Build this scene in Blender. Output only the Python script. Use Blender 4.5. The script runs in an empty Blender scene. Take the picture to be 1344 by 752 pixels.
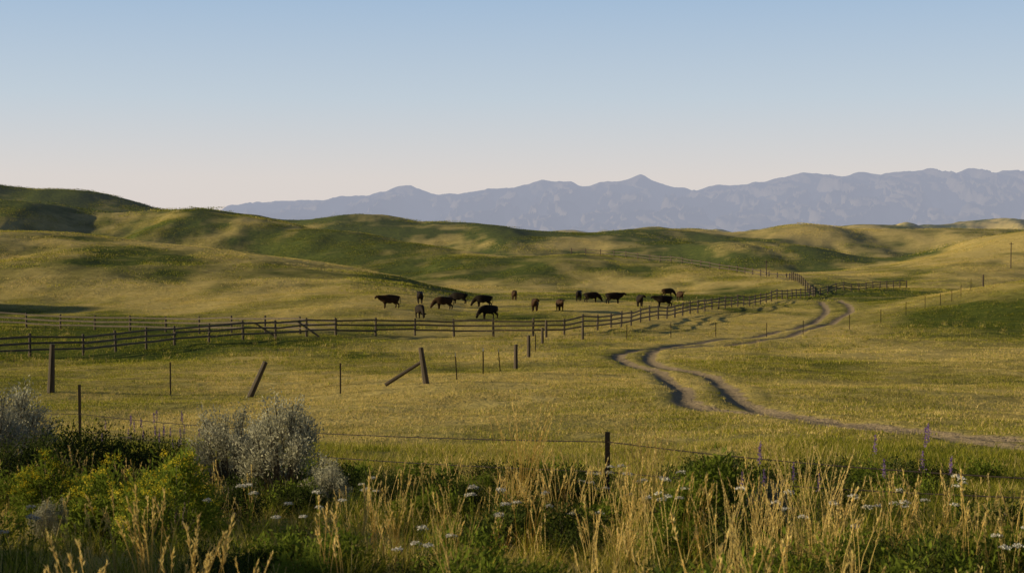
import bpy, bmesh, math, random
import numpy as np
from mathutils import Vector, Matrix
random.seed(7); rng=np.random.default_rng(7)
scene=bpy.context.scene
EYE=10.0; FP=1867.0
# ------------------------------------------------------------ noise
_perm=rng.random((256,256))
def vnoise(x,y):
    xi=np.floor(x).astype(np.int64); yi=np.floor(y).astype(np.int64)
    fx=x-xi; fy=y-yi
    fx=fx*fx*fx*(fx*(fx*6-15)+10); fy=fy*fy*fy*(fy*(fy*6-15)+10)
    a=_perm[xi&255,yi&255]; b=_perm[(xi+1)&255,yi&255]
    c=_perm[xi&255,(yi+1)&255]; d=_perm[(xi+1)&255,(yi+1)&255]
    return ((a*(1-fx)+b*fx)*(1-fy)+(c*(1-fx)+d*fx)*fy)*2-1
def fbm(x,y,o=4,g=0.5):
    s=0;a=1;t=0
    for i in range(o):
        s=s+a*vnoise(x+17.3*i,y-9.1*i); t+=a; a*=g; 
        x,y=1.9*x*0.94+1.9*y*0.342, -1.9*x*0.342+1.9*y*0.94
    return s/t
def blob(x,y,cx,cy,sx,sy): return np.exp(-((x-cx)/sx)**2-((y-cy)/sy)**2)
# ------------------------------------------------------------ terrain
prof=np.array([(-400,0.4),(-50,1.2),(0,1.6),(7.4,1.85),(12,2.45),(20,3.45),(30,4.4),(48,5.5),(70,6.7),(90,7.7),(110,8.3),(130,8.5),(154,8.7),(180,9.2),(240,10.8),(400,14),(900,20),(2000,25),(4000,28),(22000,30)])
def _l(y): return np.log(np.maximum(y,-5)+12)
_ly=np.linspace(_l(np.array(-5.)),_l(np.array(22000.)),2000)
_lz=np.interp(_ly,_l(prof[1:,0]),prof[1:,1])
k=np.exp(-0.5*(np.arange(-60,61)/22)**2);k/=k.sum()
_lz=np.convolve(np.pad(_lz,60,mode='edge'),k,mode='valid')
def drop(y): return np.interp(_l(y),_ly,_lz)
def mklayer(pts,wf,wb,sm=10):
    p=np.array(pts,float); d=p[:,2]; X=(p[:,0]-672)/FP*d
    H=(EYE+(300-p[:,1])/FP*d)-(EYE-drop(d))
    o=np.argsort(X); X=X[o];H=H[o];D=d[o]
    gx=np.linspace(X[0],X[-1],600)
    kk=np.exp(-0.5*(np.arange(-40,41)/sm)**2);kk/=kk.sum()
    f=lambda v:np.convolve(np.pad(np.interp(gx,X,v),40,mode='edge'),kk,mode='valid')
    return gx,f(D),np.maximum(f(H),0),wf,wb
LAY=[
 mklayer([(-900,300,265),(-200,300,262),(0,302,260),(60,301,258),(120,307,256),(200,315,250),(280,325,245),(340,334,240),(400,341,232),(450,348,224),(520,364,208),(570,380,195),(620,398,180)],110,75),
 mklayer([(-900,250,440),(-200,256,440),(0,262,440),(40,268,438),(100,273,435),(160,274,430),(220,272,425),(270,276,422),(330,285,415),(400,296,405),(450,305,395),(520,318,380),(600,331,365),(680,347,345),(740,362,330)],100,90),
 mklayer([(560,356,330),(590,347,335),(620,342,335),(680,337,335),(750,333,335),(800,335,330),(850,341,320),(900,347,305),(960,357,285),(1020,368,262),(1080,382,240)],95,80),
 mklayer([(100,295,560),(200,285,580),(330,285,590),(380,288,590),(430,290,590),(520,290,580),(600,293,565),(640,299,555),(700,308,545),(760,312,540),(820,318,530),(880,323,520),(930,332,500),(985,350,470),(1020,365,440)],130,130),
 mklayer([(-900,235,620),(-100,238,620),(0,243,620),(40,246,620),(80,250,620),(130,259,615),(190,270,610),(250,286,600),(320,310,590)],130,150),
 mklayer([(640,335,900),(700,318,900),(740,309,900),(780,302,900),(820,298,900),(860,296,900),(900,298,900),(940,303,900),(985,312,900),(1030,325,900)],260,250),
 mklayer([(880,345,560),(905,332,580),(930,324,600),(960,318,610),(1000,311,620),(1040,306,620),(1080,304,620),(1130,305,615),(1180,309,610),(1230,311,600),(1290,316,590),(1344,322,580),(1500,340,560)],150,150),
 mklayer([(1020,315,1150),(1060,308,1150),(1100,303,1150),(1140,300,1150),(1180,299,1150),(1230,303,1150),(1280,300,1150),(1344,303,1150),(1700,300,1150)],200,200),
 mklayer([(900,312,2200),(960,306,2200),(1000,303,2200),(1040,301,2200),(1100,297,2200),(1160,294,2200),(1220,297,2200),(1260,293,2200),(1310,287,2200),(1344,289,2200),(1800,280,2200)],400,500),
 mklayer([(1060,378,300),(1100,369,315),(1130,361,325),(1180,349,340),(1230,338,350),(1280,326,360),(1320,315,365),(1344,308,370),(1450,290,370),(1900,280,370)],110,110),
 mklayer([(960,440,118),(1050,430,125),(1120,417,130),(1180,404,134),(1240,391,137),(1290,381,139),(1344,371,140),(1450,352,142),(1900,320,142)],38,40),
]
def terrain(x,y,rut=None):
    x=np.asarray(x,float);y=np.asarray(y,float)
    s=np.zeros(np.broadcast(x,y).shape); cr=np.zeros(s.shape)
    for gx,Y,H,wf,wb in LAY:
        wob=fbm(x/ (wf*0.9),y/(wf*0.9),2)*wf*0.12
        yc=np.interp(x,gx,Y)+wob; h=np.interp(x,gx,H)
        t=y-yc; t=np.where(t<0,t/wf,t/wb); f=0.5+0.5*np.cos(np.pi*np.clip(t,-1,1))
        s=s+(h*f)**4; cr=np.maximum(cr,f**3*np.clip(h/3,0,1))
    h=s**0.25
    z=EYE-drop(y)+h
    r=np.hypot(x,y)
    hh=np.minimum(h/9.0,2.2); dm=1-0.75*cr
    z=z+fbm(x/30+5,y/85+3,2)*(0.25+3.8*hh)*np.clip((r-40)/80,0,1)*dm
    z=z+fbm(x/13,y/30,3)*(0.14+1.5*hh)*np.clip((r-20)/60,0,1)*dm*np.clip(1.6-r/500,.35,1)
    z=z+fbm(x/9+31,y/8,3)*0.30*np.clip((r-6)/14,0.15,1)
    z=z+fbm(x/1.7+31,y/1.7,2)*0.04
    z=z+fbm(x/110,y/240,2)*17.0*np.clip((r-430)/400,0,1.6)*dm
    # unseen mounds added left of view to shadow the foreground and lower-left pasture
    z=z+3.2*blob(x,y,-15,6.0,6,4.4)+15*blob(x,y,-112,146,25,17)
    # rounded knolls in the right middle distance
    z=z+8*blob(x,y,90,455,26,42)+7.5*blob(x,y,146,440,26,40)+1.5*blob(x,y,52,560,28,50)
    return z
def gz(x,y): return float(terrain(np.array([x]),np.array([y]))[0])
PITCH=math.atan(76/FP)
def hit(px,py):
    u=(px-672)/FP; a=math.atan((py-376)/FP)+PITCH; t=math.tan(a)
    d=np.exp(np.linspace(math.log(5),math.log(900),1500))
    zz=terrain(u*d,d)-(EYE-t*d)
    i=int(np.argmax(zz>0)) if (zz>0).any() else 1499
    return (round(u*d[i],2),round(float(d[i]),2))
# tracks
RA=[(1460,594),(1344,584),(1200,569),(1080,553),(990,541),(930,536),(902,526),(896,510),(872,493),(832,479),(812,468),(832,460),(900,452),(1000,441),(1060,426),(1085,410),(1078,396)]
RB=[(1460,586),(1344,577),(1200,562),(1060,546),(995,536),(966,522),(945,502),(918,490),(872,481),(853,468),(880,458),(1000,446),(1098,421),(1118,406),(1100,393)]
def smoothpath(p,n=8):
    p=[np.array(q,float) for q in p]; out=[]
    for i in range(len(p)-1):
        p0=p[max(i-1,0)];p1=p[i];p2=p[i+1];p3=p[min(i+2,len(p)-1)]
        for j in range(n):
            t=j/n
            out.append(0.5*((2*p1)+(-p0+p2)*t+(2*p0-5*p1+4*p2-p3)*t*t+(-p0+3*p1-3*p2+p3)*t**3))
    out.append(p[-1]); return np.array(out)
RAw=[hit(*q) for q in RA]; RBw=[hit(*q) for q in RB]
TR=[smoothpath(RAw),smoothpath(RBw)]
def rutdist(x,y):
    best=np.full(x.shape,1e9)
    for P in TR:
        for i in range(len(P)-1):
            a=P[i];b=P[i+1];d=b-a;L=d@d+1e-9
            t=np.clip(((x-a[0])*d[0]+(y-a[1])*d[1])/L,0,1)
            best=np.minimum(best,np.hypot(x-a[0]-t*d[0],y-a[1]-t*d[1]))
    return best
def veg_shade(x,y):  # straw-to-green grass map, with hill shade painted into it
    g=0.42+0*x
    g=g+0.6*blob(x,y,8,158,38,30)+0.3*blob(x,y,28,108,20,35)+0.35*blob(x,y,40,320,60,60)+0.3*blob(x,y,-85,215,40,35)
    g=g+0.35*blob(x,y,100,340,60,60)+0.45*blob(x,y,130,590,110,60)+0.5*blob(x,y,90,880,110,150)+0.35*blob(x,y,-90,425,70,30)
    g=g-0.9*blob(x,y,44,120,11,15)-0.55*blob(x,y,-20,545,150,40)-0.2*blob(x,y,-220,600,120,80)  # dark green hillside at right; far ridge's shaded face painted darker
    g=g-0.5*blob(x,y,-28,190,26,20)-0.45*blob(x,y,-62,140,28,16)-0.45*blob(x,y,58,450,26,50)-0.55*blob(x,y,114,440,15,50)-0.55*blob(x,y,172,435,18,50)-0.35*blob(x,y,-70,330,40,30)  # shade on hill flanks, hollows and knoll sides painted as darker, greener grass
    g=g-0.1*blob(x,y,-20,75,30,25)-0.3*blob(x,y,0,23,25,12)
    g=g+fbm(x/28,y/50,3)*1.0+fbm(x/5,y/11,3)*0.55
    return np.clip(g,0,1)
# ------------------------------------------------------------ material helpers
def newmat(name):
    m=bpy.data.materials.new(name); m.use_nodes=True; nt=m.node_tree; nt.nodes.clear()
    return m,nt,nt.nodes.new('ShaderNodeOutputMaterial')
def N(nt,t,**kw):
    n=nt.nodes.new(t)
    for k_,v in kw.items(): setattr(n,k_,v)
    return n
def mix(nt,a,b,f,mode='MIX'):
    n=N(nt,'ShaderNodeMix',data_type='RGBA',blend_type=mode)
    for s,v in ((0,f),(6,a),(7,b)):
        if isinstance(v,bpy.types.NodeSocket): nt.links.new(v,n.inputs[s])
        else: n.inputs[s].default_value=v if s==0 else (*v,1)
    return n.outputs[2]
def ramp(nt,src,a,b,lo=0.,hi=1.):
    n=N(nt,'ShaderNodeMapRange'); nt.links.new(src,n.inputs[0])
    n.inputs[1].default_value=a;n.inputs[2].default_value=b;n.inputs[3].default_value=lo;n.inputs[4].default_value=hi
    return n.outputs[0]
def noise(nt,vec,scale,detail=4,rough=.55,vs=None):
    n=N(nt,'ShaderNodeTexNoise'); n.inputs['Scale'].default_value=scale;n.inputs['Detail'].default_value=detail;n.inputs['Roughness'].default_value=rough
    if vs:
        mp=N(nt,'ShaderNodeMapping'); mp.inputs['Scale'].default_value=vs; nt.links.new(vec,mp.inputs[0]); vec=mp.outputs[0]
    nt.links.new(vec,n.inputs['Vector']); return n.outputs['Fac']
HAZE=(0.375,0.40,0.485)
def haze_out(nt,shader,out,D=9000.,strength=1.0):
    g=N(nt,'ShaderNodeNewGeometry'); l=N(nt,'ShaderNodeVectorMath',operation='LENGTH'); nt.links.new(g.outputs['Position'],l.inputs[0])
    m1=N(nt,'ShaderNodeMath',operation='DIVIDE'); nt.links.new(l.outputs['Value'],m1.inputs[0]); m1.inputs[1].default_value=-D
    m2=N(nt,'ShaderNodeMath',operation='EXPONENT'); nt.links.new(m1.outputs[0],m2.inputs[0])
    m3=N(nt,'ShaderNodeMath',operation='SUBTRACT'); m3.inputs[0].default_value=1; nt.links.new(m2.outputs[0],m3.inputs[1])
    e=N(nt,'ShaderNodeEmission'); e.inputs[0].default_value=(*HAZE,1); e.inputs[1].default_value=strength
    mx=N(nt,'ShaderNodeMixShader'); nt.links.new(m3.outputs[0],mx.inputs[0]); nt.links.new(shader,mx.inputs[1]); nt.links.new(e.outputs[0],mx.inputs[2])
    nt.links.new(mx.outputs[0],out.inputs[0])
def leafmat(name,c1,c2,tr=0.4,scale=1.5,rough=.6):
    m,nt,out=newmat(name)
    g=N(nt,'ShaderNodeNewGeometry'); oi=N(nt,'ShaderNodeObjectInfo')
    f=ramp(nt,noise(nt,g.outputs['Position'],scale,2),.3,.7)
    c=mix(nt,c1,c2,f)
    br=ramp(nt,oi.outputs['Random'],0,1,.78,1.22)
    cc=N(nt,'ShaderNodeVectorMath',operation='SCALE'); nt.links.new(c,cc.inputs[0]); nt.links.new(br,cc.inputs['Scale'])
    p=N(nt,'ShaderNodeBsdfDiffuse'); nt.links.new(cc.outputs[0],p.inputs[0])
    t=N(nt,'ShaderNodeBsdfTranslucent'); nt.links.new(cc.outputs[0],t.inputs[0])
    mx=N(nt,'ShaderNodeMixShader'); mx.inputs[0].default_value=tr
    nt.links.new(p.outputs[0],mx.inputs[1]);nt.links.new(t.outputs[0],mx.inputs[2]);nt.links.new(mx.outputs[0],out.inputs[0])
    return m
def woodmat(name,c1,c2):
    m,nt,out=newmat(name)
    g=N(nt,'ShaderNodeNewGeometry')
    f=noise(nt,g.outputs['Position'],6,6,.65,(1,1,.25)); f2=noise(nt,g.outputs['Position'],60,3,.6,(1,1,.08))
    c=mix(nt,c1,c2,ramp(nt,f,.3,.7)); c=mix(nt,c,(0.02,0.017,0.013),ramp(nt,f2,.62,.8))
    p=N(nt,'ShaderNodeBsdfPrincipled'); nt.links.new(c,p.inputs['Base Color']); p.inputs['Roughness'].default_value=.85
    b=N(nt,'ShaderNodeBump'); b.inputs['Strength'].default_value=.6; b.inputs['Distance'].default_value=.02; nt.links.new(f2,b.inputs['Height']); nt.links.new(b.outputs[0],p.inputs['Normal'])
    nt.links.new(p.outputs[0],out.inputs[0]); return m
# ground
def groundmat():
    m,nt,out=newmat('grassland_ground')
    g=N(nt,'ShaderNodeNewGeometry'); P=g.outputs['Position']
    av=N(nt,'ShaderNodeAttribute',attribute_name='veg_shade'); ar=N(nt,'ShaderNodeAttribute',attribute_name='rut')
    n1=noise(nt,P,.9,6,.7); n2=noise(nt,P,.06,5,.6,(1,1.8,1)); n3=noise(nt,P,9,4,.7)
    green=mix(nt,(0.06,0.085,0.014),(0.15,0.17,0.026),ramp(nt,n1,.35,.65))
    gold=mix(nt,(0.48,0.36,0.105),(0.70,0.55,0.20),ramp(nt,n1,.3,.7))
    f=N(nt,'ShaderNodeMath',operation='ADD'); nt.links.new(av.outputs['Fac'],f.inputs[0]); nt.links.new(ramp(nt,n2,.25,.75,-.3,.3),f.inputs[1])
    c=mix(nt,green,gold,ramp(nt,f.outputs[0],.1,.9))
    c=mix(nt,c,(0.06,0.055,0.03),ramp(nt,n3,.55,.8,0,.5))
    soil=mix(nt,(0.26,0.19,0.12),(0.42,0.33,0.21),n3)
    rf=N(nt,'ShaderNodeMath',operation='ADD'); nt.links.new(ar.outputs['Fac'],rf.inputs[0]); nt.links.new(ramp(nt,n1,.3,.7,-.3,.3),rf.inputs[1])
    c=mix(nt,c,soil,ramp(nt,rf.outputs[0],.35,.6))
    p=N(nt,'ShaderNodeBsdfDiffuse'); nt.links.new(c,p.inputs[0])
    b=N(nt,'ShaderNodeBump'); b.inputs['Strength'].default_value=.6; b.inputs['Distance'].default_value=.06; nt.links.new(n3,b.inputs['Height'])
    b2=N(nt,'ShaderNodeBump'); b2.inputs['Strength'].default_value=.8; b2.inputs['Distance'].default_value=.35; nt.links.new(n1,b2.inputs['Height']); nt.links.new(b.outputs[0],b2.inputs['Normal'])
    nt.links.new(b2.outputs[0],p.inputs['Normal'])
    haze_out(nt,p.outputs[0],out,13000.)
    return m
def addobj(name,me,parent=None):
    o=bpy.data.objects.new(name,me); scene.collection.objects.link(o)
    if parent: o.parent=parent
    return o
def grid_mesh(name,V,nr,nc,wrap,mat,attrs={}):
    me=bpy.data.meshes.new(name)
    i=np.arange(nr-1)[:,None]; j=np.arange(nc if wrap else nc-1)[None,:]; j2=(j+1)%nc
    q=np.stack([i*nc+j,i*nc+j2,(i+1)*nc+j2,(i+1)*nc+j],-1).reshape(-1,4)
    me.vertices.add(len(V)); me.vertices.foreach_set('co',V.astype(np.float32).ravel())
    me.loops.add(q.size); me.loops.foreach_set('vertex_index',q.astype(np.int32).ravel())
    me.polygons.add(len(q)); me.polygons.foreach_set('loop_start',np.arange(0,q.size,4,dtype=np.int32))
    me.polygons.foreach_set('use_smooth',np.ones(len(q),bool))
    for k_,v in attrs.items():
        a=me.attributes.new(k_,'FLOAT','POINT'); a.data.foreach_set('value',v.astype(np.float32).ravel())
    me.materials.append(mat); me.update(calc_edges=True); return me
th=np.concatenate([np.linspace(-26,26,760),np.linspace(26,334,120)[1:-1]])*math.pi/180
r=np.concatenate([np.geomspace(.05,4,16)[:-1],np.geomspace(4,420,820)[:-1],np.geomspace(420,3500,190)[:-1],np.geomspace(3500,21000,18)])
R,T=np.meshgrid(r,th,indexing='ij'); X=(R*np.sin(T)).ravel(); Y=(R*np.cos(T)).ravel()
Z=terrain(X,Y)
rd=np.full(X.shape,99.); msk=(np.hypot(X,Y)<260)&(Y>10)&(X>0); rd[msk]=rutdist(X[msk],Y[msk])
rutv=np.clip(1.1-rd/0.6,0,1)
Z=Z-0.10*np.exp(-(rd/0.36)**2)+0.02*np.exp(-((rd-0.85)/0.3)**2)
V=np.stack([X,Y,Z],-1)
me=grid_mesh('terrain',V,len(r),len(th),True,groundmat(),{'veg_shade':veg_shade(X,Y),'rut':rutv})
terr=addobj('grassland_terrain',me)
if me.polygons[5000].normal.z<0: me.flip_normals()
# ------------------------------------------------------------ mountains
mp=[(150,300),(260,288),(305,276),(330,267),(370,263),(400,262),(440,259),(480,258),(510,250),(540,244),(565,252),(600,256),(640,250),(680,244),(710,236),(740,240),(765,245),(790,239),(815,236),(840,232),(865,240),(880,244),(910,248),(940,245),(970,244),(1000,240),(1020,234),(1050,229),(1080,232),(1110,230),(1140,228),(1160,228),(1190,225),(1220,222),(1240,228),(1270,224),(1290,226),(1310,228),(1344,222),(1420,218),(1600,230),(2000,250),(2400,300)]
MD=14000.
mx_=np.array([(a-672)/FP*MD for a,b in mp]); mh=np.array([(300-b)/FP*MD for a,b in mp])
nc,nr=1700,190
gx=np.linspace(mx_[0],mx_[-1],nc); tt=np.linspace(0,1,nr)
Hc=np.interp(gx,mx_,mh)+EYE
Hc=Hc+fbm(gx/180,gx*0+3,4)*34
rows=[]
for t in tt:
    yy=MD-3800*(1-t)
    wx=gx+fbm(gx/500,np.full(nc,yy/500),3)*260+ (1-t)*600
    ridge=1-np.abs(fbm(wx/330,np.full(nc,yy/1700),5,.6))*2.6
    base=t**1.25
    z=-20+(Hc+20)*(base + (ridge-0.62)*0.5*np.sin(math.pi*min(t,1))**0.7)
    z=z+fbm(gx/110,np.full(nc,yy/130),3)*30*math.sin(math.pi*t)
    z=np.minimum(z,Hc*(0.93+.07*t))
    rows.append(np.stack([gx,np.full(nc,yy),z],-1))
for t in (0.3,1.0):
    rows.append(np.stack([gx,np.full(nc,MD+3000*t),-20+(Hc+20)*(1-t)*.9],-1))
def mountmat():
    m,nt,out=newmat('mountain_rock')
    g=N(nt,'ShaderNodeNewGeometry')
    f=noise(nt,g.outputs['Position'],.004,6,.6); c=mix(nt,(0.10,0.085,0.07),(0.22,0.18,0.14),ramp(nt,f,.35,.65))
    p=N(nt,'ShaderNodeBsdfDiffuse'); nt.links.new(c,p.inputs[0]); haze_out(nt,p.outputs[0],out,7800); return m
me=grid_mesh('mountain_range',np.concatenate(rows),nr+2,nc,False,mountmat())
if me.polygons[5000].normal.z<0: me.flip_normals()
addobj('mountain_range',me)
# ------------------------------------------------------------ quad soup builders
class Q:
    def __init__(s): s.q=[];s.m=[]
    def add(s,q,mi=0):
        q=np.asarray(q,float).reshape(-1,4,3); s.q.append(q); s.m.append(np.full(len(q),mi))
    def mesh(s,name,mats,smooth=False):
        q=np.concatenate(s.q); mi=np.concatenate(s.m); n=len(q)
        me=bpy.data.meshes.new(name); me.vertices.add(n*4); me.vertices.foreach_set('co',q.astype(np.float32).ravel())
        me.loops.add(n*4); me.loops.foreach_set('vertex_index',np.arange(n*4,dtype=np.int32))
        me.polygons.add(n); me.polygons.foreach_set('loop_start',np.arange(0,n*4,4,dtype=np.int32))
        me.polygons.foreach_set('material_index',mi.astype(np.int32))
        for m in mats: me.materials.append(m)
        me.update(calc_edges=True); return me
def blades(Qa,root,h,w,lean,bend,mi,seg=3,prof=1.4):
    n=len(root); a=rng.random(n)*6.283; ld=np.stack([np.cos(a),np.sin(a),0*a],-1)
    b=a+1.57+rng.normal(0,.5,n); sd=np.stack([np.cos(b),np.sin(b),0*b],-1)
    up=np.array([0,0,1.]); pts=[]
    for k_ in range(seg+1):
        t=k_/seg
        c=root+up*(h*t*(1-0.35*bend*t))[:,None]+ld*(h*(lean*t+bend*t*t))[:,None]
        ww=(w*max(1-t**prof,0.06))[:,None]*.5
        pts.append((c-sd*ww,c+sd*ww))
    for k_ in range(seg):
        Qa.add(np.stack([pts[k_][0],pts[k_][1],pts[k_+1][1],pts[k_+1][0]],1),mi)
    return c,ld
def leaves(Qa,p,d,L,W,mi):
    n=len(p); rnd=rng.normal(size=(n,3)); s=np.cross(d,rnd); s/=np.linalg.norm(s,axis=1)[:,None]+1e-9
    mid=p+d*(L*.5)[:,None]; tip=p+d*L[:,None]; s=s*(W*.5)[:,None]
    Qa.add(np.stack([p,mid+s,tip,mid-s],1),mi)
def stems(Qa,p0,p1,r0,r1,mi,n=3):
    p0=np.atleast_2d(p0);p1=np.atleast_2d(p1); d=p1-p0; d=d/(np.linalg.norm(d,axis=1)[:,None]+1e-9)
    ref=np.where(np.abs(d[:,2:3])>.9,np.array([[1.,0,0]]),np.array([[0,0,1.]]))
    a=np.cross(d,ref);a/=np.linalg.norm(a,axis=1)[:,None];b=np.cross(d,a)
    r0=np.broadcast_to(r0,len(p0))[:,None];r1=np.broadcast_to(r1,len(p0))[:,None]
    for k_ in range(n):
        t0=2*math.pi*k_/n;t1=2*math.pi*(k_+1)/n
        c0=a*math.cos(t0)+b*math.sin(t0);c1=a*math.cos(t1)+b*math.sin(t1)
        Qa.add(np.stack([p0+c0*r0,p0+c1*r0,p1+c1*r1,p1+c0*r1],1),mi)
    if n==8:
        for k_ in (0,2,4,6):
            c=[a*math.cos(2*math.pi*j/8)+b*math.sin(2*math.pi*j/8) for j in (k_,k_+1,k_+2)]
            Qa.add(np.stack([p1,p1+c[0]*r1,p1+c[1]*r1,p1+c[2]*r1],1),mi)
def beam(Qa,p0,p1,w,h,mi=0):
    p0=np.array(p0,float);p1=np.array(p1,float);d=p1-p0;d/=np.linalg.norm(d)
    s=np.cross(d,[0,0,1.]); 
    if np.linalg.norm(s)<.05: s=np.array([1.,0,0])
    s/=np.linalg.norm(s);u=np.cross(s,d); s=s*w/2;u=u*h/2
    c=[-s-u,s-u,s+u,-s+u]
    for i in range(4): Qa.add([[p0+c[i],p0+c[(i+1)%4],p1+c[(i+1)%4],p1+c[i]]],mi)
    Qa.add([[p0+x for x in c]],mi);Qa.add([[p1+x for x in c]],mi)
# ------------------------------------------------------------ vegetation materials
G1=leafmat('grass_green',(0.145,0.18,0.018),(0.24,0.26,0.03),.45)
G2=leafmat('grass_yellow_green',(0.38,0.36,0.045),(0.52,0.45,0.07),.45)
G3=leafmat('grass_straw',(0.66,0.50,0.17),(0.80,0.63,0.27),.35)
G4=leafmat('grass_dark',(0.045,0.065,0.012),(0.08,0.10,0.018),.4)
SAGE=leafmat('sage_leaf',(0.36,0.35,0.25),(0.50,0.48,0.36),.2,6)
SHR=leafmat('shrub_leaf',(0.04,0.058,0.014),(0.08,0.105,0.026),.3,4)
FORB=leafmat('forb_leaf',(0.12,0.165,0.02),(0.22,0.27,0.04),.45,4)
YEL=leafmat('yellow_petal',(0.72,0.56,0.03),(0.82,0.68,0.08),.3)
WHT=leafmat('white_petal',(0.7,0.67,0.6),(0.8,0.76,0.7),.3)
PUR=leafmat('purple_petal',(0.18,0.11,0.30),(0.27,0.17,0.38),.3)
BARK=woodmat('twig_bark',(0.09,0.07,0.05),(0.16,0.13,0.10))
def patch(radius,n,hm,wm,probs,seed):
    q=Q(); rr=radius*np.sqrt(rng.random(n)); a=rng.random(n)*6.283
    root=np.stack([rr*np.cos(a),rr*np.sin(a),np.full(n,-.04*hm/0.2)],-1)
    cl=np.clip(0.7+0.8*fbm(root[:,0]/(radius*.35)+seed*7,root[:,1]/(radius*.35),2),.2,1.7)
    h=hm*rng.uniform(.5,1.25,n)*cl; w=wm*rng.uniform(.6,1.3,n); mi=rng.choice(len(probs),n,p=probs)
    for k_ in range(len(probs)):
        s=mi==k_
        if s.any(): blades(q,root[s],h[s],w[s],rng.uniform(0,.5,s.sum()),rng.uniform(.05,.6,s.sum()),k_,2 if radius>.4 else 3)
    return q.mesh('grass_patch',[G1,G2,G3,G4])
def scatter(top,label,protos,pts,scale,normals=None,tilt=0):
    n=len(pts); which=rng.integers(0,len(protos),n)
    for k_,pm in enumerate(protos):
        s=which==k_; m=int(s.sum())
        if not m: continue
        p=pts[s]; sc=scale[s][:,None]; nn=normals[s] if normals is not None else np.tile([0,0,1.],(m,1))
        a=rng.random(m)*6.283; t=np.stack([np.cos(a),np.sin(a),0*a],-1); t-=nn*(t*nn).sum(1)[:,None]; t/=np.linalg.norm(t,axis=1)[:,None]; b=np.cross(nn,t)
        q=Q(); q.add(np.stack([p-(t+b)*sc/2,p+(t-b)*sc/2,p+(t+b)*sc/2,p-(t-b)*sc/2],1))
        inst=addobj(label+'_bed',q.mesh(label+'_bed',[G1]),top)
        inst.instance_type='FACES'; inst.use_instance_faces_scale=True; inst.instance_faces_scale=1
        inst.show_instancer_for_render=False; inst.show_instancer_for_viewport=False
        addobj(label,pm,inst)
def empty(name):
    o=bpy.data.objects.new(name,None); scene.collection.objects.link(o); return o
def fan(n,d0,d1,half=.42):
    d=np.sqrt(rng.uniform(d0*d0,d1*d1,n)); u=rng.uniform(-half,half,n); return u*d,d
def tnorm(x,y,e):
    dx=(terrain(x+e,y)-terrain(x-e,y))/(2*e);dy=(terrain(x,y+e)-terrain(x,y-e))/(2*e)
    nn=np.stack([-dx,-dy,1+0*dx],-1); return nn/np.linalg.norm(nn,axis=1)[:,None]
meadow=empty('meadow_grass')
classes=[[.45,.12,.03,.4],[.48,.38,.07,.07],[.26,.46,.26,.02],[.08,.25,.66,.01]]  # darkest mix also carries the shade painted into the map
def lay(label,radius,nb,hm,wm,count,d0,d1,clear,half=.42,extra=None):
    x,y=fan(count,d0,d1,half)
    if extra is not None:
        x,y=extra
    rdd=rutdist(x,y) if d0<250 else np.full(len(x),99.)
    kx=rdd>clear; x=x[kx];y=y[kx]
    g=veg_shade(x,y)+rng.normal(0,.09,len(x)); c=np.where(g<.16,0,np.where(g<.4,1,np.where(g<.66,2,3)))
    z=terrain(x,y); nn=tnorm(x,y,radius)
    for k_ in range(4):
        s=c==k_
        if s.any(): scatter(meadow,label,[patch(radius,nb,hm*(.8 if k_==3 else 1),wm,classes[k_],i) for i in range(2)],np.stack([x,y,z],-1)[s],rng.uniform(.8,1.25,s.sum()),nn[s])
lay('grass_near',.5,240,.16,.008,1700,3.5,26,.9,.5)
lay('grass_mid',.6,160,.10,.013,4200,25,75,.85)
lay('grass_field',1.5,230,.13,.028,2900,70,170,1.9)
rr_=np.concatenate([P+rng.normal(0,2.0,P.shape) for P in TR for _ in range(8)]); 
lay('grass_verge',.4,90,.11,.018,1,60,180,.75,extra=(rr_[:,0],rr_[:,1]))
lay('grass_hill',4,400,.20,.07,2200,165,420,3.5,.43)
lay('grass_far',9,440,.34,.17,1400,410,1000,0,.43)
# ------------------------------------------------------------ plants
def tuft(n,h,w,probs,spread=.08,heads=0):
    q=Q(); a=rng.random(n)*6.283; rr=spread*np.sqrt(rng.random(n)); root=np.stack([rr*np.cos(a),rr*np.sin(a),np.full(n,-.03)],-1)
    mi=rng.choice(4,n,p=probs)
    for k_ in range(4):
        s=mi==k_
        if s.any(): blades(q,root[s],h*rng.uniform(.45,1.1,s.sum()),w*rng.uniform(.6,1.3,s.sum()),rng.uniform(.05,.45,s.sum()),rng.uniform(.1,.6,s.sum()),k_,4)
    if heads:
        root=np.stack([rng.normal(0,spread*.7,heads),rng.normal(0,spread*.7,heads),np.full(heads,-.03)],-1)
        hh=h*rng.uniform(1.1,1.8,heads); aa=rng.random(heads)*6.283; le=rng.uniform(.03,.3,heads)
        dirv=np.stack([np.cos(aa)*le,np.sin(aa)*le,np.ones(heads)],-1); dirv/=np.linalg.norm(dirv,axis=1)[:,None]
        mid=root+dirv*(hh*.6)[:,None]; d2=dirv+np.stack([np.cos(aa),np.sin(aa),0*aa],-1)*.18; d2/=np.linalg.norm(d2,axis=1)[:,None]
        tip=mid+d2*(hh*.4)[:,None]
        stems(q,root,mid,.0018,.0014,2); stems(q,mid,tip,.0014,.001,2)
        for i in range(heads):
            m=24; t=rng.random(m); p=tip[i]-d2[i]*(.20*hh[i]*t)[:,None]*1.0
            dd=d2[i]*1.0+rng.normal(0,.25,(m,3)); dd/=np.linalg.norm(dd,axis=1)[:,None]
            leaves(q,p,dd,rng.uniform(.012,.03,m),rng.uniform(.003,.006,m),2)
    return q.mesh('tuft',[G1,G2,G3,G4])
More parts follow.
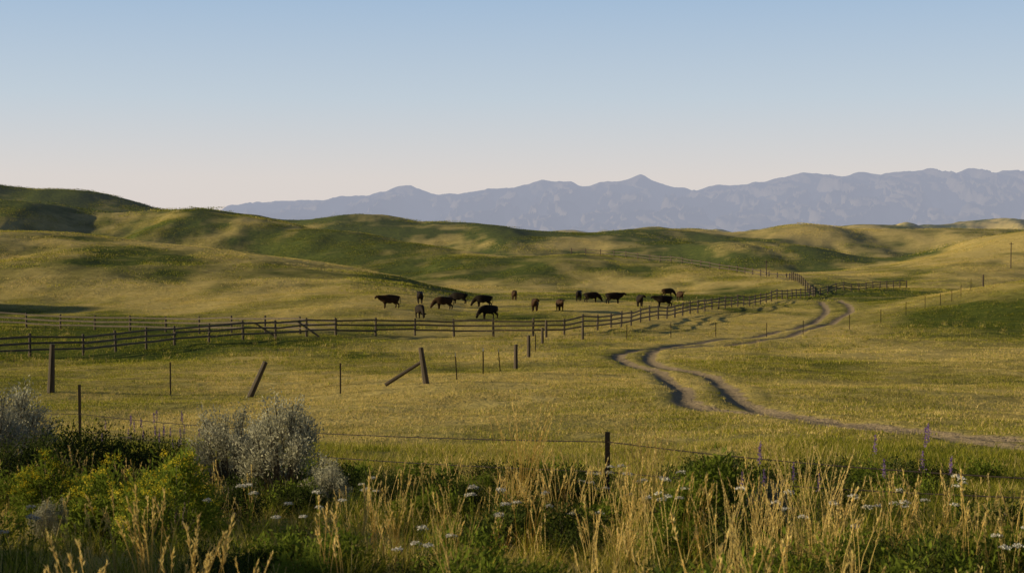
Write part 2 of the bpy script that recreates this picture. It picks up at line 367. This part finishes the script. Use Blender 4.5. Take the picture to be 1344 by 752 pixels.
def bush(R_,H_,nb,nl,L,W,leaf,clump=.09,flower=None,nf=0,fmode='dome',stemr=.008,upright=.5):
    q=Q(); tips=[]
    a=rng.random(nb)*6.283; el=np.arccos(np.clip(rng.random(nb)**upright,0,1))
    for i in range(nb):
        out=math.sin(el[i]); top=np.array([math.cos(a[i])*out*R_,math.sin(a[i])*out*R_,max(.12,math.cos(el[i]))*H_])*rng.uniform(.72,1.05)
        root=np.array([math.cos(a[i])*.12*R_,math.sin(a[i])*.12*R_,-.03]); mid=root*.5+top*.5+rng.normal(0,.05*R_,3)+[0,0,.02]
        stems(q,root,mid,stemr,stemr*.7,1);stems(q,mid,top,stemr*.7,stemr*.3,1)
        tips.append((mid,top))
        for j in range(3):
            t=rng.uniform(.2,.9); s=mid*(1-t)+top*t; e=s+(top-mid)*rng.uniform(.25,.5)+rng.normal(0,.11*R_,3)
            stems(q,s,e,stemr*.4,stemr*.2,1); tips.append((s,e))
    T=np.array(tips); k_=rng.integers(0,len(T),nl); t=rng.random(nl)**.6
    c=T[k_,0]*(1-t)[:,None]+T[k_,1]*t[:,None]+rng.normal(0,clump*R_,(nl,3))
    ax=T[k_,1]-T[k_,0]; ax/=np.linalg.norm(ax,axis=1)[:,None]+1e-9
    d=ax*.7+rng.normal(0,.55,(nl,3))+[0,0,.25]; d/=np.linalg.norm(d,axis=1)[:,None]
    c[:,2]=np.maximum(c[:,2],.01)
    leaves(q,c,d,L*rng.uniform(.6,1.3,nl),W*rng.uniform(.6,1.3,nl),0)
    if flower:
        k2=rng.permutation(len(T))[:nf]
        for kk in k2:
            tp=T[kk,1]+[0,0,.02]
            if tp[2]<.45*H_: continue
            m=40
            p=tp+rng.normal(0,1,(m,3))*[.02,.02,.014]
            dd=rng.normal(size=(m,3))*[1,1,.4]+[0,0,.3]; dd/=np.linalg.norm(dd,axis=1)[:,None]
            leaves(q,p,dd,np.full(m,.012),np.full(m,.010),2)
    return q.mesh('bush',[leaf,BARK]+([flower] if flower else []))
def flowerstalks(n,h,spread,flower,kind):
    q=Q()
    for i in range(n):
        root=np.array([rng.normal(0,spread),rng.normal(0,spread),-.03]); hh=h*rng.uniform(.7,1.15)
        top=root+np.array([rng.normal(0,.1)*hh,rng.normal(0,.1)*hh,hh]); mid=(root+top)/2+rng.normal(0,.01,3)
        stems(q,root,mid,.003,.0025,0);stems(q,mid,top,.0025,.002,0)
        m=26; t=rng.random(m)*.85; p=root+(top-root)*t[:,None]; dd=rng.normal(size=(m,3))*[1,1,.3]+[0,0,.5]; dd/=np.linalg.norm(dd,axis=1)[:,None]
        leaves(q,p,dd,rng.uniform(.04,.09,m)*(1.2-t),rng.uniform(.008,.016,m),0)
        if kind=='umbel':
            m=60; a=rng.random(m)*6.283; rr=.034*np.sqrt(rng.random(m)); e=top+np.stack([rr*np.cos(a),rr*np.sin(a),.025-rr*rr*8+rng.normal(0,.003,m)],-1)
            stems(q,np.tile(top,(12,1)),e[:12],.001,.001,0)
            dd=rng.normal(size=(m,3))*[1,1,.25]; dd/=np.linalg.norm(dd,axis=1)[:,None]; leaves(q,e,dd,np.full(m,.012),np.full(m,.010),1)
        else:
            m=80; t=rng.random(m); p=top+np.array([0,0,1.])*(t*.12)[:,None]+rng.normal(0,.008,(m,3))*(1.1-t)[:,None]
            dd=rng.normal(size=(m,3)); dd/=np.linalg.norm(dd,axis=1)[:,None]; leaves(q,p,dd,np.full(m,.012),np.full(m,.009),1)
    return q.mesh('wildflower',[FORB,flower])
def P3(x,y,dz=0): return np.array([x,y,gz(x,y)+dz])
def pts_of(x,y,dz=-.01): return np.stack([x,y,terrain(x,y)+dz],-1)
tg=empty('tall_grass')
x,y=fan(1200,4.2,15,.46); s=fbm(x/1.6+3,y/1.6,2)>-.15; x=x[s];y=y[s]
scatter(tg,'green_tuft',[tuft(46,.29,.006,[.42,.30,.05,.23]) for _ in range(4)],pts_of(x,y),rng.uniform(.5,1.25,len(x)))
x,y=fan(1100,4.6,13.5,.46); s=(fbm(x/.9+30,y/.9,3)*1.4+x/y*.35-abs(y-7.5)*.035)>.13; x=x[s];y=y[s]
scatter(tg,'seed_grass',[tuft(20,.28,.0045,[.2,.42,.38,0],.06,5) for _ in range(5)],pts_of(x,y),rng.uniform(.5,1.45,len(x)))
x,y=fan(5200,16,120,.45); s=(rutdist(x,y)>1.1)&(fbm(x/6+9,y/9,2)>.08); x=x[s];y=y[s]
scatter(tg,'field_tuft',[tuft(22,.22,.016,[.2,.35,.43,.02],.14,2),tuft(24,.20,.016,[.5,.15,.0,.35],.16,0),tuft(20,.24,.014,[.3,.45,.25,.0],.12,3)],pts_of(x,y),rng.uniform(.5,1.2,len(x))*np.clip(y/60,.8,1.4))
fb=empty('low_forbs')
x,y=fan(320,5,18,.46); s=fbm(x/1.8+60,y/1.8,2)>-.05; x=x[s];y=y[s]
scatter(fb,'forb',[bush(.22,.24,22,1100,.045,.014,FORB,.14,stemr=.003,upright=.9),bush(.24,.26,22,1400,.03,.012,SHR,.14,stemr=.003,upright=.7),bush(.26,.22,22,1300,.04,.016,FORB,.16,stemr=.003,upright=.7),bush(.28,.24,22,1500,.035,.014,SHR,.16,stemr=.003,upright=.9),bush(.24,.26,22,1400,.03,.012,SHR,.14,stemr=.003,upright=.7)],pts_of(x,y),rng.uniform(.6,1.3,len(x)))
def single(name,me,x,y,s=1,rot=None,dz=-.02):
    o=addobj(name,me); o.location=P3(x,y,dz); o.scale=(s,s,s); o.rotation_euler=(0,0,rng.random()*6.28 if rot is None else rot); return o
def wx(px,d): return (px-672)/FP*d
for px,d,s in [(298,14.3,1.12),(372,13.8,1.24),(338,15.5,.95),(5,15.5,1.35),(-30,14,1.3),(1010,10.5,.5),(430,12.6,.55),(60,9.5,.4)]:
    single('sagebrush',bush(.42,.84,50,11000,.030,.010,SAGE,.07,stemr=.009),wx(px,d),d,s)
for px,d,s in [(150,9.8,1.0),(225,10.2,1.0),(185,9.2,.8),(62,11,.9),(255,10.6,.6)]:
    single('yellow_wildflower_bush',bush(.34,.66,40,4200,.05,.013,FORB,.12,YEL,110,stemr=.004,upright=1.1),wx(px,d),d,s)
for px,d,s in [(930,10.5,1.0),(905,11.2,.7),(965,11,.7)]:
    single('leafy_green_bush',bush(.3,.6,36,3200,.06,.018,FORB,.12,stemr=.004,upright=.9),wx(px,d),d,s)
for px,d,s in [(1000,11.5,.9),(110,16,1.3),(60,15,1.2),(160,15.5,1.1),(215,16,1.0),(440,13.5,.8),(500,13,.7),(550,13.5,.6),(740,11.5,.8),(610,12,.6),(20,13,1.1),(1100,12,.6),(300,11.4,.7)]:
    single('dark_shrub',bush(.45,.5,40,4200,.035,.014,SHR,.12,stemr=.006,upright=.6),wx(px,d),d,s)
yar=[flowerstalks(5,.45,.12,WHT,'umbel') for _ in range(4)]
for px,d in [(810,11.4),(795,11.8),(825,11.6),(878,10.2),(893,10.4),(400,9.6),(635,8.8),(1190,9.6),(1250,10.2),(1335,7.4),(480,12),(20,8),(1040,9.0),(560,7.6),(345,9.8),(740,9.4),(1120,8.4)]:
    single('yarrow_flower',random.choice(yar),wx(px,d),d,rng.uniform(.8,1.05))
lup=[flowerstalks(6,.6,.15,PUR,'spike') for _ in range(2)]
for px,d in [(165,19),(185,20),(205,19),(240,20),(228,18),(1215,10.5),(1010,9.6)]:
    single('purple_lupine',random.choice(lup),wx(px,d),d,rng.uniform(.8,1.1))
gs=[tuft(40,.5,.006,[.05,.2,.75,0],.1,22) for _ in range(3)]
for px,d,s in [(680,11.6,1.25),(690,11.8,1.15),(850,11.5,1.1),(856,11.8,1.15),(670,11.2,.7),(1060,8.6,1.0),(1090,8.2,.9),(1010,8,.8),(590,8.0,.7),(830,8.6,.8),(960,7.8,.8),(520,8.4,.6)]:
    single('golden_bunchgrass',random.choice(gs),wx(px,d),d,s)
# ------------------------------------------------------------ fences
WOOD=woodmat('weathered_wood',(0.10,0.078,0.055),(0.19,0.15,0.11)); WOODD=woodmat('dark_post_wood',(0.055,0.042,0.03),(0.12,0.092,0.068))
m,nt,out=newmat('rusty_steel'); p=N(nt,'ShaderNodeBsdfPrincipled'); g=N(nt,'ShaderNodeNewGeometry'); nt.links.new(mix(nt,(0.03,0.026,0.022),(0.07,0.045,0.03),noise(nt,g.outputs['Position'],9)),p.inputs['Base Color']); p.inputs['Roughness'].default_value=.7; p.inputs['Metallic'].default_value=.3; nt.links.new(p.outputs[0],out.inputs[0]); STEEL=m
m,nt,out=newmat('white_paint'); p=N(nt,'ShaderNodeBsdfPrincipled'); g=N(nt,'ShaderNodeNewGeometry'); nt.links.new(mix(nt,(0.5,0.5,0.48),(0.7,0.7,0.68),noise(nt,g.outputs['Position'],9)),p.inputs['Base Color']); nt.links.new(p.outputs[0],out.inputs[0]); WP=m
def resample(path,step):
    P=np.array(path,float); seg=np.hypot(*(P[1:]-P[:-1]).T); L=np.concatenate([[0],np.cumsum(seg)]); n=max(1,round(L[-1]/step)); t=np.linspace(0,L[-1],n+1)
    return np.stack([np.interp(t,L,P[:,0]),np.interp(t,L,P[:,1])],-1)
def rail_fence(path,step=3.,H=1.3,rails=(.42,.78,1.12),pr=.085,rh=.12,braces=(),wood=None):
    q=Q(); P=resample(path,step); tops=[]
    for i,(x,y) in enumerate(P):
        b=P3(x,y); t=np.array([rng.normal(0,.03),rng.normal(0,.03),H*rng.uniform(.95,1.08)]); stems(q,b-[0,0,.2],b+t,pr*rng.uniform(.9,1.2),pr*.9,1,8); tops.append((b,t))
    for i in range(len(P)-1):
        for rz in rails:
            if rng.random()<.01: continue
            a=tops[i][0]+tops[i][1]*(rz/H); c=tops[i+1][0]+tops[i+1][1]*(rz/H); off=np.cross((c-a)/np.linalg.norm(c-a),[0,0,1])*(pr+.02)
            off=off*(1 if off[1]>0 else -1)*-1
            e=(c-a)*.02
            beam(q,a+off-e+[0,0,rng.normal(0,.025)],c+off+e+[0,0,rng.normal(0,.025)+ (0.012 if i%2 else -0.012)],.05+.004*(i%2),rh*rng.uniform(.85,1.1),0)
    for (a,b) in braces:
        stems(q,P3(*a[:2],a[2]),P3(*b[:2],b[2]),.07,.06,0,8)
    me=q.mesh('rail_fence',[wood or WOOD,WOODD]); return addobj('rail_fence',me)
def W(px,d): return (wx(px,d),d)
JA=W(440,106)
rail_fence([W(-260,66),W(0,80),W(105,83),W(235,93),JA],3.2,braces=[((*W(362,101.5),.05),(*W(333,100.5),1.15)),((*W(418,103),.05),(*W(390,102.5),1.15))])
rail_fence([W(-260,122),W(0,120),W(235,114),JA],3.4)
rail_fence([JA,W(570,108),W(715,108),W(750,110),W(800,117),W(850,128),W(900,141),W(950,156),W(1000,174),W(1040,190),W(1070,205),W(1190,236)],3.0)
rail_fence([W(1070,205),W(1035,255),W(960,282),W(900,300),W(850,312),W(800,322),W(750,328)],4,H=1.4,rails=(.5,1.1),rh=.16,pr=.12,wood=WOODD)
def tpost(q,x,y,h,white=False,lean=(0,0)):
    b=P3(x,y); t=b+[lean[0],lean[1],h]
    beam(q,b-[0,0,.2],t,.05,.008,0); beam(q,b-[0,0,.2]+[0,.022,0],t+np.array([0,.022,0]),.008,.04,0)
    if white: beam(q,b+(t-b)*.88-[0,.003,0],t+[0,-.003,.004],.056,.02,1)
    for k_ in range(8): beam(q,b+(t-b)*(.25+.09*k_)-[0.012,.012,0],b+(t-b)*(.25+.09*k_)+[0.012,-.012,0],.01,.012,0)
    return b,t
def wire(q,a,b,sag,r=.004,barb=True):
    n=14; tt=np.linspace(0,1,n+1)[:,None]; P=a*(1-tt)+b*tt; P[:,2]-=sag*4*(tt*(1-tt))[:,0]
    stems(q,P[:-1],P[1:],r,r,0)
    if barb:
        L=np.linalg.norm(b-a); m=int(L/.13); t=(np.arange(m)+.5)/m; c=a*(1-t[:,None])+b*t[:,None]; c[:,2]-=sag*4*t*(1-t); dd=rng.normal(size=(m,3)); dd/=np.linalg.norm(dd,axis=1)[:,None]
        stems(q,c-dd*.014,c+dd*.014,r*.4,r*.4,0)
def wire_fence(items,heights,r=.004,barb=True):
    q=Q(); prev=None
    for i,it in enumerate(items):
        kind,x,y,h=it[:4]; lean=it[4] if len(it)>4 else (0,0)
        if kind=='t': b,t=tpost(q,x,y,h,len(it)>5,lean)
        else:
            b=P3(x,y); t=b+[lean[0],lean[1],h]; stems(q,b-[0,0,.2],t,it[5] if len(it)>5 else .1,.085,2,8)
        att=[b+(t-b)*min(.97,(hh/h)) for hh in heights]
        if prev is not None:
            for a,c in zip(prev,att): wire(q,a,c,.05+.05*rng.random(),r,barb)
        prev=att
    return q
q=wire_fence([('t',*W(-260,34),1.15),('t',*W(102,25),1.12),('t',*W(798,14),.70),('t',5.2,9.2,.42)],(.60,.3),.006)
addobj('barbed_wire_fence',q.mesh('barbed_wire_fence',[STEEL,WP,WOODD]))
q=wire_fence([('w',*W(-150,49),1.6),('w',*W(64,49),1.68,(.08,0),.14),('t',*W(222,49.5),1.15),('w',*W(323,48),1.2,(.62,.05),.11),('t',*W(446,48.5),1.05),('w',*W(560,50),1.28,(-.22,0),.12),('t',*W(600,53),1.08,(-.08,0),1),('t',*W(634,58),1.05,(0,0),1),('t',*W(657,63),1.0,(-.1,0),1),('w',*W(677,66),1.15),('w',*W(694,75),1.15),('t',*W(703,85),1.1),('w',*W(712,96),1.1),('w',*W(717,106),1.3)],(.95,.6,.3),.0035,False)
stems(q,P3(wx(505,50),50,.05),P3(wx(553,50),50.1,.78),.07,.06,2,8)
addobj('barbed_wire_fence',q.mesh('barbed_wire_fence',[STEEL,WP,WOODD]))
q=wire_fence([('w',*W(765,103),1.1),('t',*W(823,104),1.15),('t',*W(881,106),1.15),('t',*W(940,109),1.15),('t',*W(1007,111),1.15),('t',*W(1055,113),1.2),('t',*W(1116,118),1.25),('t',*W(1157,124),1.2),('t',*W(1190,128),1.25),('t',*W(1215,131),1.2),('t',*W(1235,134),1.2),('t',*W(1250,137),1.2),('t',*W(1262,139),1.2),('t',*W(1275,142),1.2),('w',*W(1291,146),1.3),('t',*W(1350,150),1.2)],(1.0,.65,.3),.006,False)
addobj('barbed_wire_fence',q.mesh('barbed_wire_fence',[STEEL,WP,WOODD]))
for px,d,h in [(1006,262,3.2),(1327,300,5.5)]:
    q=Q(); b=P3(wx(px,d),d); stems(q,b-[0,0,.3],b+[0,0,h],.12,.09,0,8); beam(q,b+[-.45,-.11,h-.35],b+[.45,-.11,h-.35],.08,.1,0)
    addobj('wooden_utility_pole',q.mesh('pole',[WOODD]))
# ------------------------------------------------------------ cows
def cowmesh(kind,mat):
    v=[];e=[];rad=[]
    def add(p,r_,par=None):
        v.append(p);rad.append(r_ if isinstance(r_,tuple) else (r_,r_)); 
        if par is not None: e.append((par,len(v)-1))
        return len(v)-1
    pel=add((-.62,0,.98),(.31,.38)); mid=add((-.15,0,.90),(.38,.48),pel); ch=add((.38,0,.88),(.35,.48),mid); sh=add((.64,0,.98),(.27,.38),ch)
    rp=add((-.88,0,1.04),(.23,.27),pel)
    if kind=='graze':
        ns=[((.88,0,.86),(.19,.29)),((1.08,0,.64),(.16,.22)),((1.22,0,.44),(.15,.16)),((1.30,0,.28),(.125,.125)),((1.36,0,.12),(.095,.09))]
    elif kind=='turn':
        ns=[((.88,.05,1.08),(.19,.28)),((1.02,.16,1.2),(.16,.2)),((1.10,.30,1.28),(.15,.15)),((1.12,.44,1.18),(.12,.125)),((1.13,.55,1.06),(.09,.09))]
    else:
        ns=[((.90,0,1.04),(.19,.29)),((1.08,0,1.13),(.16,.21)),((1.24,0,1.2),(.15,.15)),((1.38,0,1.1),(.12,.12)),((1.49,0,.98),(.095,.09))]
    p=sh
    for a,b in ns: p=add(a,b,p)
    t=add((-1.04,0,1.14),.035,rp); t=add((-1.09,0,.9),.025,t); t=add((-1.07,0,.55),.025,t); t=add((-1.06,0,.42),.045,t)
    for sgn in (-1,1):
        o=.07*sgn
        a=add((.44+o,.18*sgn,.62),.14,ch); a=add((.47+o,.19*sgn,.38),.085,a); a=add((.46+o,.19*sgn,.13),.06,a); a=add((.51+o,.19*sgn,.03),.075,a)
        o=-.09*sgn
        a=add((-.60+o,.2*sgn,.72),.21,pel); a=add((-.52+o,.21*sgn,.58),.14,a); a=add((-.82+o,.19*sgn,.40),.08,a); a=add((-.78+o,.19*sgn,.13),.06,a); a=add((-.72+o,.19*sgn,.03),.075,a)
    me=bpy.data.meshes.new('cow'); me.from_pydata(v,e,[]); o=addobj('tmp',me)
    o.modifiers.new('s','SKIN'); 
    for i,sv in enumerate(me.skin_vertices[0].data): sv.radius=rad[i]; sv.use_root=(i==0)
    ss=o.modifiers.new('ss','SUBSURF'); ss.levels=2; ss.render_levels=2
    dg=bpy.context.evaluated_depsgraph_get(); ev=o.evaluated_get(dg); out=bpy.data.meshes.new_from_object(ev)
    bpy.data.objects.remove(o)
    bm=bmesh.new(); bm.from_mesh(out)
    poll=Vector(ns[2][0]); nxt=Vector(ns[3][0]); f=(nxt-poll).normalized(); side=f.cross(Vector((0,0,1))).normalized()
    for sg in (-1,1):
        c=poll+side*sg*.19+Vector((0,0,.03))-f*.03
        M=Matrix.Translation(c)@side.to_track_quat('X','Z').to_matrix().to_4x4()@Matrix.Diagonal((.13,.035,.06,1))
        bmesh.ops.create_icosphere(bm,subdivisions=2,radius=1,matrix=M)
    for f_ in bm.faces: f_.smooth=True
    bmesh.ops.recalc_face_normals(bm,faces=bm.faces)
    bm.to_mesh(out); bm.free(); out.materials.clear(); out.materials.append(mat); return out
def hide(name,c1,c2):
    m,nt,out=newmat(name); tc=N(nt,'ShaderNodeTexCoord'); c=mix(nt,c1,c2,ramp(nt,noise(nt,tc.outputs['Object'],3),.35,.65))
    p=N(nt,'ShaderNodeBsdfPrincipled'); nt.links.new(c,p.inputs['Base Color']); p.inputs['Roughness'].default_value=.75; p.inputs['Specular IOR Level'].default_value=.15
    nt.links.new(p.outputs[0],out.inputs[0]); return m
BK=hide('black_hide',(0.012,0.008,0.006),(0.024,0.016,0.010)); BR=hide('brown_hide',(0.035,0.018,0.009),(0.065,0.033,0.014))
CM={(k_,c):cowmesh(k_,m_) for k_ in ('stand','graze','turn') for c,m_ in (('k',BK),('b',BR))}
COWS=[(511,405,'stand','b',200),(551,399,'stand','k',95),(551,418,'graze','k',-70),(582,406,'graze','b',190),(602,399,'graze','k',175),(634,403,'graze','k',185),(641,419,'graze','k',215),(675,394,'stand','b',-85),(702,409,'turn','b',-95),(735,409,'stand','b',-80),(760,395,'stand','k',80),(777,397,'graze','k',10),(806,399,'stand','k',8),(840,403,'turn','k',-90),(871,403,'stand','k',185),(877,390,'graze','b',20),(893,395,'stand','b',-80)]
for px,py,kd,c,hd in COWS:
    x,y=hit(px,py)
    o=addobj('cow',CM[(kd,c)]); o.location=(x,y,gz(x,y)-.01); o.rotation_euler=(0,0,math.radians(hd)); s=rng.uniform(.9,1.0); o.scale=(s,s,s)
# ------------------------------------------------------------ light
AZ,EL=math.radians(-94),math.radians(12.6)
w=bpy.data.worlds.new("World"); scene.world=w; w.use_nodes=True; nt=w.node_tree
sky=nt.nodes.new('ShaderNodeTexSky'); sky.sky_type='NISHITA'; sky.sun_disc=False; sky.sun_elevation=EL; sky.sun_rotation=AZ; sky.air_density=1.0; sky.dust_density=.6; sky.ozone_density=3
tc=nt.nodes.new('ShaderNodeTexCoord'); sx=nt.nodes.new('ShaderNodeSeparateXYZ'); nt.links.new(tc.outputs['Generated'],sx.inputs[0])
cr=nt.nodes.new('ShaderNodeValToRGB'); nt.links.new(sx.outputs['Z'],cr.inputs[0]); el=cr.color_ramp.elements
stops=[(0,(.77,.69,.66)),(.035,(.75,.69,.67)),(.09,(.57,.645,.725)),(.16,(.39,.53,.71)),(.30,(.12,.19,.33)),(1,(.03,.055,.12))]
el[0].position=0; el[0].color=(*stops[0][1],1); el[1].position=1; el[1].color=(*stops[-1][1],1)
for p_,c_ in stops[1:-1]:
    e_=el.new(p_); e_.color=(*c_,1)
# the half of the sky away from the hills (south) is deeper and dimmer
mr=nt.nodes.new('ShaderNodeMapRange'); nt.links.new(sx.outputs['Y'],mr.inputs[0]); mr.inputs[1].default_value=-.3; mr.inputs[2].default_value=.7; mr.inputs[3].default_value=.30/.12; mr.inputs[4].default_value=1/.12
sc_=nt.nodes.new('ShaderNodeVectorMath'); sc_.operation='SCALE'; nt.links.new(mr.outputs[0],sc_.inputs['Scale']); nt.links.new(cr.outputs[0],sc_.inputs[0])
mxn=nt.nodes.new('ShaderNodeMix'); mxn.data_type='RGBA'; mxn.inputs[0].default_value=.87; nt.links.new(sky.outputs[0],mxn.inputs[6]); nt.links.new(sc_.outputs[0],mxn.inputs[7])
bg=nt.nodes['Background']; nt.links.new(mxn.outputs[2],bg.inputs[0]); bg.inputs[1].default_value=.12
sd=Vector((math.sin(AZ)*math.cos(EL),math.cos(AZ)*math.cos(EL),math.sin(EL)))
L=bpy.data.lights.new('sun','SUN'); L.energy=5; L.angle=math.radians(.6); L.color=(1,.84,.52)
lo=bpy.data.objects.new('sun',L); scene.collection.objects.link(lo); lo.rotation_euler=sd.to_track_quat('Z','Y').to_euler()
cam=bpy.data.cameras.new('camera'); co=bpy.data.objects.new('camera',cam); scene.collection.objects.link(co); scene.camera=co
co.location=(0,0,EYE); co.rotation_euler=(math.pi/2-PITCH,0,0); cam.lens=50; cam.sensor_width=36; cam.clip_end=40000; cam.clip_start=.1
cam.dof.use_dof=True; cam.dof.focus_distance=70; cam.dof.aperture_fstop=8
scene.view_settings.view_transform='Standard'; scene.view_settings.look='None'; scene.view_settings.exposure=0
